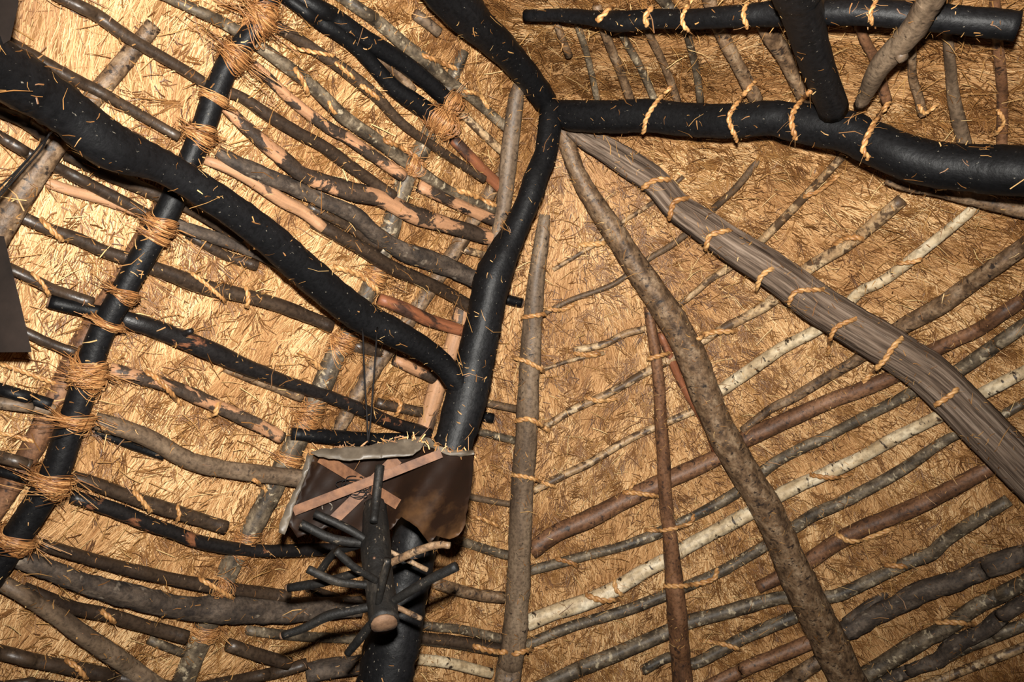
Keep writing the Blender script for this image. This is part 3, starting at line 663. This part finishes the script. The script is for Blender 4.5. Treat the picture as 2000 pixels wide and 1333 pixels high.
def rope(txt, w=10):
    P = pts_of(txt); Lp = np.linalg.norm(np.diff(P, axis=0), axis=1).sum(); n = max(8, int(Lp/3.0)); S = catmull(P, n)
    t = depth_at(S[:, 0], S[:, 1]); k = max(3, n//6)
    t = np.minimum(t, np.array([t[max(0, q-2):q+3].min() for q in range(n)])); t = np.minimum(smooth1(t, k), t)
    rr = w/2*t.mean()/FOC
    u = np.linspace(0, 1, n); t = t-rr*0.8+rr*2.2*np.clip(np.maximum(0.1-u, u-0.9)/0.1, 0, 1)
    C = at(S[:, 0], S[:, 1], t); T, N, B = frames(C)
    s = np.r_[0, np.cumsum(np.linalg.norm(np.diff(C, axis=0), axis=1))]
    Vs, Fs, A, o = [], [], [], 0
    for h in (0, 1):
        ph = s/(rr*5.2)*2*np.pi+h*np.pi
        D = C+(N*np.cos(ph)[:, None]+B*np.sin(ph)[:, None])*rr*0.48
        V, F, _, _ = tube_data(D, rr*0.60*(1+0.08*rrng.normal(size=n)), 7, caps=False)
        Vs.append(V); Fs.append(F+o); o += len(V); A.append(rrng.uniform(0.25, 0.95)+0.18*np.repeat(rrng.normal(size=n), 7))
    cur, rn = [], []
    for _ in range(int(6+Lp/9)):
        q = rrng.integers(0, n); d = rrng.normal(size=3); d -= T[q]*(d@T[q])*0.3; d /= np.linalg.norm(d)
        L = rrng.uniform(1.5, 5)*rr; bend = rrng.normal(size=3)*L*0.25
        cur.append(np.array([C[q]+d*L*v+bend*v*v for v in (0, 0.5, 1)])); rn.append(rrng.uniform(0.3, 1))
    V, F, a = fibre_tubes(cur, 0.0005, rn, 3); Vs.append(V); Fs.append(F+o); A.append(a)
    p = pole_near(*P[len(P)//2])
    ob = mesh_obj('rope_tie', np.vstack(Vs), np.vstack(Fs), M['sisal'], None, {'rnd': ('FLOAT', np.clip(np.concatenate(A), 0, 1))})
    lb, sp = tie_label('sisal rope', *P[len(P)//2]); tag(ob, lb, 'rope', 'sisal ropes on the '+sp); return ob

for q in ['1311,169 1280,203 1262,233 1257,259', '1473,160 1439,203 1424,232 1439,275', '1585,176 1558,206 1546,233 1553,272', '1737,199 1706,243 1686,290 1696,309',
          '1353,-4 1334,30 1336,51 1352,66', '1275,12 1260,34 1264,49', '1196,12 1180,28 1167,40', '1459,7 1452,27 1459,53', '1713,-2 1701,24 1703,46',
          '1255,367 1280,352 1309,351', '1307,427 1317,396 1343,387', '1378,486 1388,460 1424,450', '1477,570 1486,541 1509,524', '1618,690 1622,660 1635,639 1671,623',
          '1686,747 1730,700 1743,680 1762,661', '1826,792 1855,774 1870,759', '1540,592 1556,570 1608,566',
          '1000,698 1030,707 1063,726', '1008,822 1036,820 1072,842', '1000,928 1034,934 1084,952', '1000,1279 1034,1271 1070,1261', '1020,620 1045,617 1064,614',
          '1265,701 1287,696 1309,690', '1218,962 1251,965 1284,970', '1260,1036 1299,1036 1347,1023 1355,1004', '1297,1145 1340,1145 1391,1133 1402,1113', '1200,1132 1203,1152 1215,1164',
          '1066,603 1098,606 1125,592', '1086,1092 1118,1101 1128,1108', '1145,1163 1176,1174 1212,1170', '1366,1252 1408,1258 1445,1270',
          '1583,928 1623,934 1662,927', '1633,1043 1660,1058 1697,1050 1747,1032', '1729,1104 1750,1106 1771,1108', '1821,1217 1854,1216 1903,1221',
          '1628,479 1655,464 1685,467', '1748,515 1784,512 1800,506', '1359,664 1388,650 1437,648', '1144,776 1170,784 1205,780', '1122,690 1145,694 1172,692', '1133,478 1160,477 1182,476',
          '80,428 101,450 120,469', '62,533 81,552 96,577', '0,710 57,731 113,752', '369,530 402,555 441,590', '285,726 311,744 353,790', '-5,846 30,853 66,864',
          '652,521 703,538 738,569', '549,87 595,98 651,109', '576,134 592,160 602,184', '748,273 794,294 830,323', '824,107 858,121 893,136', '905,178 936,186 953,210',
          '892,371 932,385 968,403', '494,936 510,948 522,962', '389,1130 425,1152 461,1173', '198,1194 212,1206 222,1216', '128,1289 150,1305 168,1326', '262,960 278,980 294,1000', '346,990 350,1006 346,1018',
          '760,776 782,788 774,812', '655,122 676,140 690,152', '642,198 648,214 655,222', '705,166 725,182 738,192', '1795,205 1806,222 1830,205', '1950,215 1960,240 1945,262',
          '480,560 485,580 482,600', '1570,384 1600,372 1640,340', '425,790 420,808 405,812', '585,690 605,700 625,720',
          '1230,955 1236,948 1244,938', '925,1262 955,1272 990,1275', '930,1010 950,1018 975,1030']:
    rope(q, rrng.uniform(8.5, 12))

def lashing(px, py, width, strands, wild=1.0, label='frayed straw fibre lashing'):
    """loops of raw fibre wound round the pole that shows at a point"""
    p = pole_near(px, py); k = int(np.argmin((p['x']-px)**2+(p['y']-py)**2))
    C0, r0, T, N, B, t = p['C'][k], p['r'][k], p['T'][k], p['N'][k], p['B'][k], p['t'][k]
    wd = width*t/FOC; cur, rn = [], []
    for _ in range(int(strands*1.3)):
        a0 = rrng.uniform(0, 6.28); tr = rrng.uniform(0.6, 1.5); ax = rrng.normal()*wd*0.38; tilt = rrng.normal()*wd*0.6
        lift = abs(rrng.normal())*0.14*wild; m = 14; a = a0+np.linspace(0, tr*2*np.pi, m)
        rad = r0*(1.05+lift*np.abs(np.sin(a*0.7+a0)))+0.0015
        fl = np.clip((np.linspace(0, 1, m)-0.86)/0.14, 0, 1)**2*rrng.uniform(0, 2.0)*rrng.random()*wild*r0
        rad = rad+fl
        cur.append(C0+(N*np.cos(a)[:, None]+B*np.sin(a)[:, None])*rad[:, None]+T*(ax+tilt*np.cos(a+1))[:, None]); rn.append(rrng.uniform(0, 1))
    V, F, A = fibre_tubes(cur, 0.0013, rn, 4)
    o = mesh_obj('fibre_lashing', V, F, M['raffia'], None, {'rnd': ('FLOAT', A)})
    lb, sp = tie_label('fibre lashing', px, py); tag(o, lb, 'lashing', 'fibre lashings on the '+sp); return o
LASH = []
for a in [(512, 30, 30, 110, 2.6), (452, 112, 20, 60, 2.4), (418, 190, 8, 30, 1.2), (391, 262, 14, 50, 2.0), (314, 440, 14, 60, 1.2), (303, 458, 8, 40, 0.8), (240, 573, 9, 40, 1.3), (208, 634, 8, 36, 1.3),
          (170, 727, 26, 120, 1.8), (146, 812, 12, 60, 2.0), (98, 940, 16, 70, 2.0), (28, 1052, 14, 60, 1.6)]:
    LASH.append(lashing(*a))
for o, w in zip(LASH, 'first second third fourth fifth sixth seventh eighth ninth tenth eleventh twelfth'.split()):
    o['label'] = 'fibre lashing on the black rafter pole, '+w+' one down from its top'; o['group'] = 'fibre lashings on the black rafter pole'
for a in [(858, 235, 26, 80, 2.2), (888, 207, 18, 50, 2.2), (668, 668, 26, 60, 1.4), (610, 815, 30, 60, 1.6), (470, 1060, 24, 60, 1.4), (432, 1148, 16, 36, 1.6), (404, 1225, 14, 36, 1.6), (732, 545, 16, 40, 1.6), (800, 330, 16, 36, 1.6), (562, 900, 12, 30, 1.4)]:
    lashing(*a)

# ------------------------------------------------------------------ hanging sheet with crossed laths
def sheet_depth(x, y):
    x = np.asarray(x, float); y = np.asarray(y, float)
    return 2.00-(y-880)*0.00075-np.interp(x+(y-960)*0.5, [540, 600, 700, 770, 815, 870, 940], [0.09, 0.01, 0.0, 0.0, 0.055, 0.06, 0.15])
def slab(name, outline, dfun, thick, mat, parent=None, nsub=0, wob=0.0, seed=0):
    """a bent sheet of real thickness filling an outline, gridded so that it can curve"""
    P = pts_of(outline); rg = np.random.default_rng(seed)
    x0, y0 = P.min(0); x1, y1 = P.max(0); g = 9.0
    def inside(x, y):
        c = np.zeros(x.shape, bool); j = len(P)-1
        for i in range(len(P)):
            xi, yi = P[i]; xj, yj = P[j]
            k = ((yi > y) != (yj > y)) & (x < (xj-xi)*(y-yi)/(yj-yi+1e-9)+xi); c ^= k; j = i
        return c
    # outline densified + interior points, triangulated
    from mathutils.geometry import delaunay_2d_cdt
    out = []
    for i in range(len(P)):
        a, b = P[i], P[(i+1) % len(P)]; m = max(1, int(np.linalg.norm(b-a)/9))
        for k in range(m):
            q = a+(b-a)*k/m
            out.append(q+rg.normal(size=2)*wob*(k > 0))
    out = np.array(out); no = len(out)
    gx, gy = np.meshgrid(np.arange(x0+4, x1, g), np.arange(y0+4, y1, g)); gx, gy = gx.ravel(), gy.ravel()
    ok = inside(gx, gy); I = np.c_[gx[ok], gy[ok]]
    if len(I):
        d = np.min(((I[:, None]-out[None])**2).sum(-1), 1); I = I[d > 18]
    allp = np.vstack([out, I]) if len(I) else out
    r = delaunay_2d_cdt([Vector(q) for q in allp], [], [list(range(no))], 1, 1e-4)
    vv = np.array([tuple(v) for v in r[0]]); tri = [list(f) for f in r[2]]
    t = dfun(vv[:, 0], vv[:, 1])+(0.0025 if wob else 0)*np.sin(vv[:, 0]*0.13+seed)*np.sin(vv[:, 1]*0.11)
    A = at(vv[:, 0], vv[:, 1], t); Bk = at(vv[:, 0], vv[:, 1], t+thick); n = len(A)
    from collections import Counter
    ed = Counter(); 
    for f in tri:
        for i in range(len(f)): ed[(f[i], f[(i+1) % len(f)])] += 1
    F = [tuple(f) for f in tri]+[tuple(q+n for q in f[::-1]) for f in tri]
    F += [(b, a, a+n, b+n) for (a, b) in ed if (b, a) not in ed]
    V = np.vstack([A, Bk])
    return mesh_obj(name, V, F, M[mat], parent, smooth=bool(wob))
def empty(name, loc):
    o = bpy.data.objects.new(name, None); o.empty_display_size = 0.05; o.location = loc; col.objects.link(o); bpy.context.view_layer.update(); return o
def reparent(o, root):
    o.parent = root; o.matrix_parent_inverse = Matrix.Translation(-Vector(root.location)); return o
def pxtube(name, txt, w, dep, mat, root, sides=8, lump=0.03, cut=None, parent=None):
    P = pts_of(txt); Wd = np.interp(np.linspace(0, 1, len(P)), np.linspace(0, 1, np.size(w)), np.atleast_1d(w))
    Dp = np.interp(np.linspace(0, 1, len(P)), np.linspace(0, 1, np.size(dep)), np.atleast_1d(dep))
    S = catmull(np.c_[P, Wd, Dp], max(6, len(P)*5)); C = at(S[:, 0], S[:, 1], S[:, 3]); r = S[:, 2]/2*S[:, 3]/FOC
    o = tube_obj(name, C, r, sides, M[mat], None, prng, lump, off=prng.uniform(0, 20, 3)); reparent(o, root)
    if cut:
        T = C[-1]-C[-2]; T /= np.linalg.norm(T)
        c = tube_obj('cut_end', np.array([C[-1]+T*r[-1]*0.05, C[-1]+T*(r[-1]*0.05+0.004)]), r[-1]*0.9, 12, M[cut], o); c['label'] = 'pale cut wood end'
    return o

hs = empty('hanging_sheet', at(740, 1055, 1.95))
tag(hs, 'sooty brown bent sheet hung on wires with crossed wooden laths', 'metal sheet')
reparent(slab('sheet_panel', '610,889 601,922 583,967 560,1020 581,1051 596,1045 640,1030 704,1045 763,1035 784,1010 815,1031 839,1063 852,1047 878,1054 895,1047 909,1024 917,973 923,922 927,884 888,881 847,864 806,866 720,880',
              sheet_depth, 0.004, 'hide', wob=0.8, seed=3), hs)
f1 = reparent(slab('folded_flap', '606,884 626,877 714,872 755,862 835,855 821,879 806,890 683,901 622,893', lambda x, y: 1.93+0*x-(y-855)*0.0012, 0.003, 'hidegrey', wob=0.8, seed=5), hs); f1['label'] = 'grey folded-over top edge'
f2 = reparent(slab('folded_flap', '601,885 612,890 601,922 583,967 556,1045 544,1041 546,1024 560,988 587,938', lambda x, y: 1.925+0*x-(y-885)*0.0006, 0.003, 'hidegrey', wob=0.8, seed=6), hs); f2['label'] = 'grey curled left edge'
f3 = reparent(slab('folded_flap', '806,853 840,856 850,868 880,880 925,880 927,888 900,893 870,888 845,875 822,872', lambda x, y: sheet_depth(x, y)-0.02, 0.003, 'hidegrey', wob=1.0, seed=7), hs)
def lath(a, b, w, t0, t1):
    a, b = np.array(a, float), np.array(b, float); d = (b-a)/np.linalg.norm(b-a); n = np.array([-d[1], d[0]])*w/2
    q = [a+n, b+n*0.9, b-n*0.9, a-n]; Ds = [t0, t1, t1, t0]; V = []
    for p, t in zip(q, Ds): V.append(at(p[0], p[1], t))
    for p, t in zip(q, Ds): V.append(at(p[0], p[1], t+0.009))
    F = [(0, 1, 2, 3), (7, 6, 5, 4), (0, 4, 5, 1), (1, 5, 6, 2), (2, 6, 7, 3), (3, 7, 4, 0)]
    return reparent(mesh_obj('lath', V, F, M['lath'], smooth=False), hs)
sd = lambda x, y: float(sheet_depth(x, y))
lath((573, 999), (862, 886), 19, sd(573, 999)-0.022, sd(850, 886)-0.045)
lath((626, 893), (778, 986), 24, sd(626, 893)-0.012, sd(778, 986)-0.012)
lath((776, 896), (652, 1016), 24, sd(776, 896)-0.022, sd(652, 1016)-0.022)
ev = np.linspace(0, 2*np.pi, 16); gr = at(639+10*np.cos(ev), 991+9*np.sin(ev), np.full(16, sd(639, 991)-0.003))
reparent(tube_obj('grommet', gr, 0.0016, 6, M['hidegrey']), hs)
for q, dp in (('707,640 709,655 712,740 717,820 718,866', [2.00, 1.99, 1.96, 1.935, 1.93]), ('737,640 735,668 730,740 724,820 719,866', [2.03, 1.99, 1.96, 1.935, 1.93])):
    reparent(tube_obj('hanging_wire', catmull(np.c_[pts_of(q), dp], 14) @ np.zeros((3, 3)) + at(*catmull(np.c_[pts_of(q), dp], 14).T), 0.0022, 6, M['wire']), hs)
for k in range(7):
    n = 26; u = np.linspace(0, 1, n); ph = rrng.uniform(0, 6.28); cx, cy = 692+rrng.normal()*6, 955+rrng.normal()*7
    X = cx+(22+6*rrng.random())*np.cos(u*5+ph)+6*np.sin(u*11+k); Y = cy+(13+5*rrng.random())*np.sin(u*5+ph)+3*np.cos(u*9+k)
    reparent(tube_obj('binding_wire', at(X, Y, np.full(n, sd(690, 955)-0.036+0.004*np.sin(ph))), 0.0011, 5, M['wire']), hs)

# ------------------------------------------------------------------ branch hook hung from the laths
hk = empty('wooden_hook', at(749, 1222, 1.66))
tag(hk, 'sooty upside-down branch hook with many cut prongs hung before the post', 'wooden hook')
def hd(y): return float(np.interp(y, [985, 1214], [1.90, 1.66]))
pxtube('trunk', '733,984 733,1010 734,1045 734,1071 738,1121 745,1172 750,1217', [44, 50, 56, 60, 56, 58, 58], [1.905, 1.88, 1.84, 1.81, 1.76, 1.705, 1.655], 'soot', hk, 14, 0.03, cut='cut')
PR = [('730,1020 734,980 742,910', [18, 19, 19], (hd(1020)-0.06, hd(940)-0.03), None, 'soot'), ('722,1060 680,1034 614,1003', [15, 17, 17], (hd(1050)-0.02, hd(1030)-0.05), None, 'soot'),
      ('712,1062 676,1058 641,1050 587,1023', [17, 18, 18, 17], (hd(1061), hd(1061)-0.04), None, 'soot'), ('736,1135 715,1122 690,1107 656,1076', [14, 15, 16, 16], (hd(1130)-0.04, hd(1120)-0.10), None, 'soot'),
      ('724,1144 690,1141 653,1135 601,1112', [15, 16, 17, 17], (hd(1140)-0.01, hd(1140)-0.05), None, 'soot'), ('715,1062 682,1071 653,1081 625,1116', [12, 15, 16, 16], (hd(1065)+0.02, hd(1065)+0.10), None, 'soot'),
      ('720,1115 690,1122 631,1138 564,1149', [16, 17, 18, 17], (hd(1115)+0.02, hd(1115)+0.08), 'cut', 'soot'), ('725,1186 690,1193 641,1204 595,1227 552,1242', [16, 18, 20, 17, 15], (hd(1186)+0.01, hd(1186)+0.02), 'cut', 'soot'),
      ('728,1215 718,1228 702,1249 678,1278', [14, 17, 18, 15], (hd(1214)+0.02, hd(1214)+0.05), None, 'soot'), ('758,1103 785,1090 813,1077 854,1065 878,1066', [13, 15, 15, 15, 13], (hd(1099), hd(1099)-0.06), None, 'brown'),
      ('760,1180 790,1162 834,1136 892,1107', [16, 18, 19, 19], (hd(1174)-0.01, hd(1174)-0.07), None, 'soot'), ('738,1182 745,1145 757,1093', [13, 15, 15], (hd(1180)-0.03, hd(1150)-0.10), None, 'soot'),
      ('755,1075 790,1092 834,1114', [9, 10, 10], (hd(1079)+0.02, hd(1079)+0.06), None, 'brown'), ('765,1182 795,1196 822,1209', [11, 12, 11], (hd(1188)+0.01, hd(1188)+0.04), None, 'brown')]
for q, w, dp, cut, mt in PR: pxtube('prong', q, w, dp, mt, hk, 9, 0.05, cut)
kn = pxtube('knot', '731,1092 731,1090', [8, 5], (hd(1091)-0.033, hd(1091)-0.038), 'red', hk, 8, 0.02); kn['label'] = 'pale knot scar'

# ------------------------------------------------------------------ boards and wire by the brace
def board(name, outline, t0, t1, thick, label):
    o = slab(name, outline, lambda x, y: np.interp(y, [-200, 900], [t0, t1]), thick, 'board', seed=2)
    tag(o, label, 'board'); return o
board('hanging_board', '8,462 24,530 40,592 62,688 -150,690 -150,440', 1.56, 1.48, 0.012, 'dark sooty board with a slanted edge hanging beside the sooty battens')
board('roof_board', '37,-60 36,10 20,78 -10,96 -120,80 -120,-90', 1.22, 1.20, 0.02, 'black board end standing over the thick end of the brace')
bw = []
wr = empty('binding_wire', at(100, 262, 1.36)); tag(wr, 'dark wire wound over the brace and down the brown rafter', 'wire')
for q, dp in (('140,186 128,214 108,250 88,272 46,322 -6,384', [1.40, 1.36, 1.40, 1.46, 1.46, 1.44]), ('96,262 78,296 40,338 -8,392', [1.44, 1.46, 1.46, 1.44]), ('104,252 80,282 30,336 -8,372', [1.44, 1.46, 1.45, 1.44])):
    S = catmull(np.c_[pts_of(q), dp], 20)
    reparent(tube_obj('wire_strand', at(*S.T), 0.0016, 6, M['wire']), wr)

# ------------------------------------------------------------------ straw caught on the timbers
def pole_straw(seed, dens):
    r = np.random.default_rng(seed); P0, T2, N2 = [], [], []
    for p in POLES:
        L = np.linalg.norm(np.diff(p['C'], axis=0), axis=1).sum(); blk = p['name'] in ('post_log', 'beam_log', 'brace_log'); n = int(L*(0.35+p['r'].mean()*26)*dens*(2.6 if blk else 1.6))
        if n < 1: continue
        k = r.integers(0, len(p['C'])-1, n); u = r.random(n)[:, None]; C = p['C'][k]*(1-u)+p['C'][k+1]*u; a = r.uniform(0, 6.28, n)
        d = p['N'][k]*np.cos(a)[:, None]+p['B'][k]*np.sin(a)[:, None]
        keep = (r.random(n) < np.where(d[:, 2] > 0.15, 1.0, 0.38)) if blk else np.ones(n, bool); cl = np.sin(k*0.37+len(P0)*2.1)+np.sin(k*0.91+a*1.5+len(P0)); keep &= r.random(n) < 1/(1+np.exp(-(cl-0.1)*2.5)); C, d, k, n = C[keep], d[keep], k[keep], int(keep.sum())
        P0.append(C+d*(p['r'][k]*1.03)[:, None]); N2.append(d)
        e = np.cross(p['T'][k], d); f = r.uniform(0, 6.28, n); T2.append(p['T'][k]*np.cos(f)[:, None]+e*np.sin(f)[:, None])
    q = catmull(pts_of('604,884 640,876 714,870 760,860 806,852 850,864 890,880 927,884'), 90)   # debris along the top of the sheet
    for _ in range(1):
        X = q[:, 0]+r.normal(size=90)*4; Y = q[:, 1]+np.abs(r.normal(size=90))*7-3
        P0.append(at(X, Y, np.full(90, 1.918))); nn = np.repeat(-FWD[None], 90, 0); f = r.uniform(0, 6.28, 90)
        N2.append(nn); T2.append(RGT*np.cos(f)[:, None]+UPV*np.sin(f)[:, None])
    P0, T2, N2 = np.vstack(P0), np.vstack(T2), np.vstack(N2); n = len(P0)
    L = r.uniform(0.005, 0.022, n)*(1+(r.random(n) < 0.12)*2.2)
    V, F, a = strips(P0-T2*(L*0.5)[:, None], T2, N2, L, r.uniform(0.0010, 0.0032, n), r.normal(size=n)*0.006, L*r.normal(size=n)*0.4, r.uniform(0, 0.003, n), r.uniform(0.15, 0.95, n))
    tag(mesh_obj('caught_straw', V, F, M['chaff'], None, {'rnd': ('FLOAT', a)}, smooth=False), 'bits of straw and husk caught on the timbers and battens', 'straw', kind='stuff')
pole_straw(4, 190)
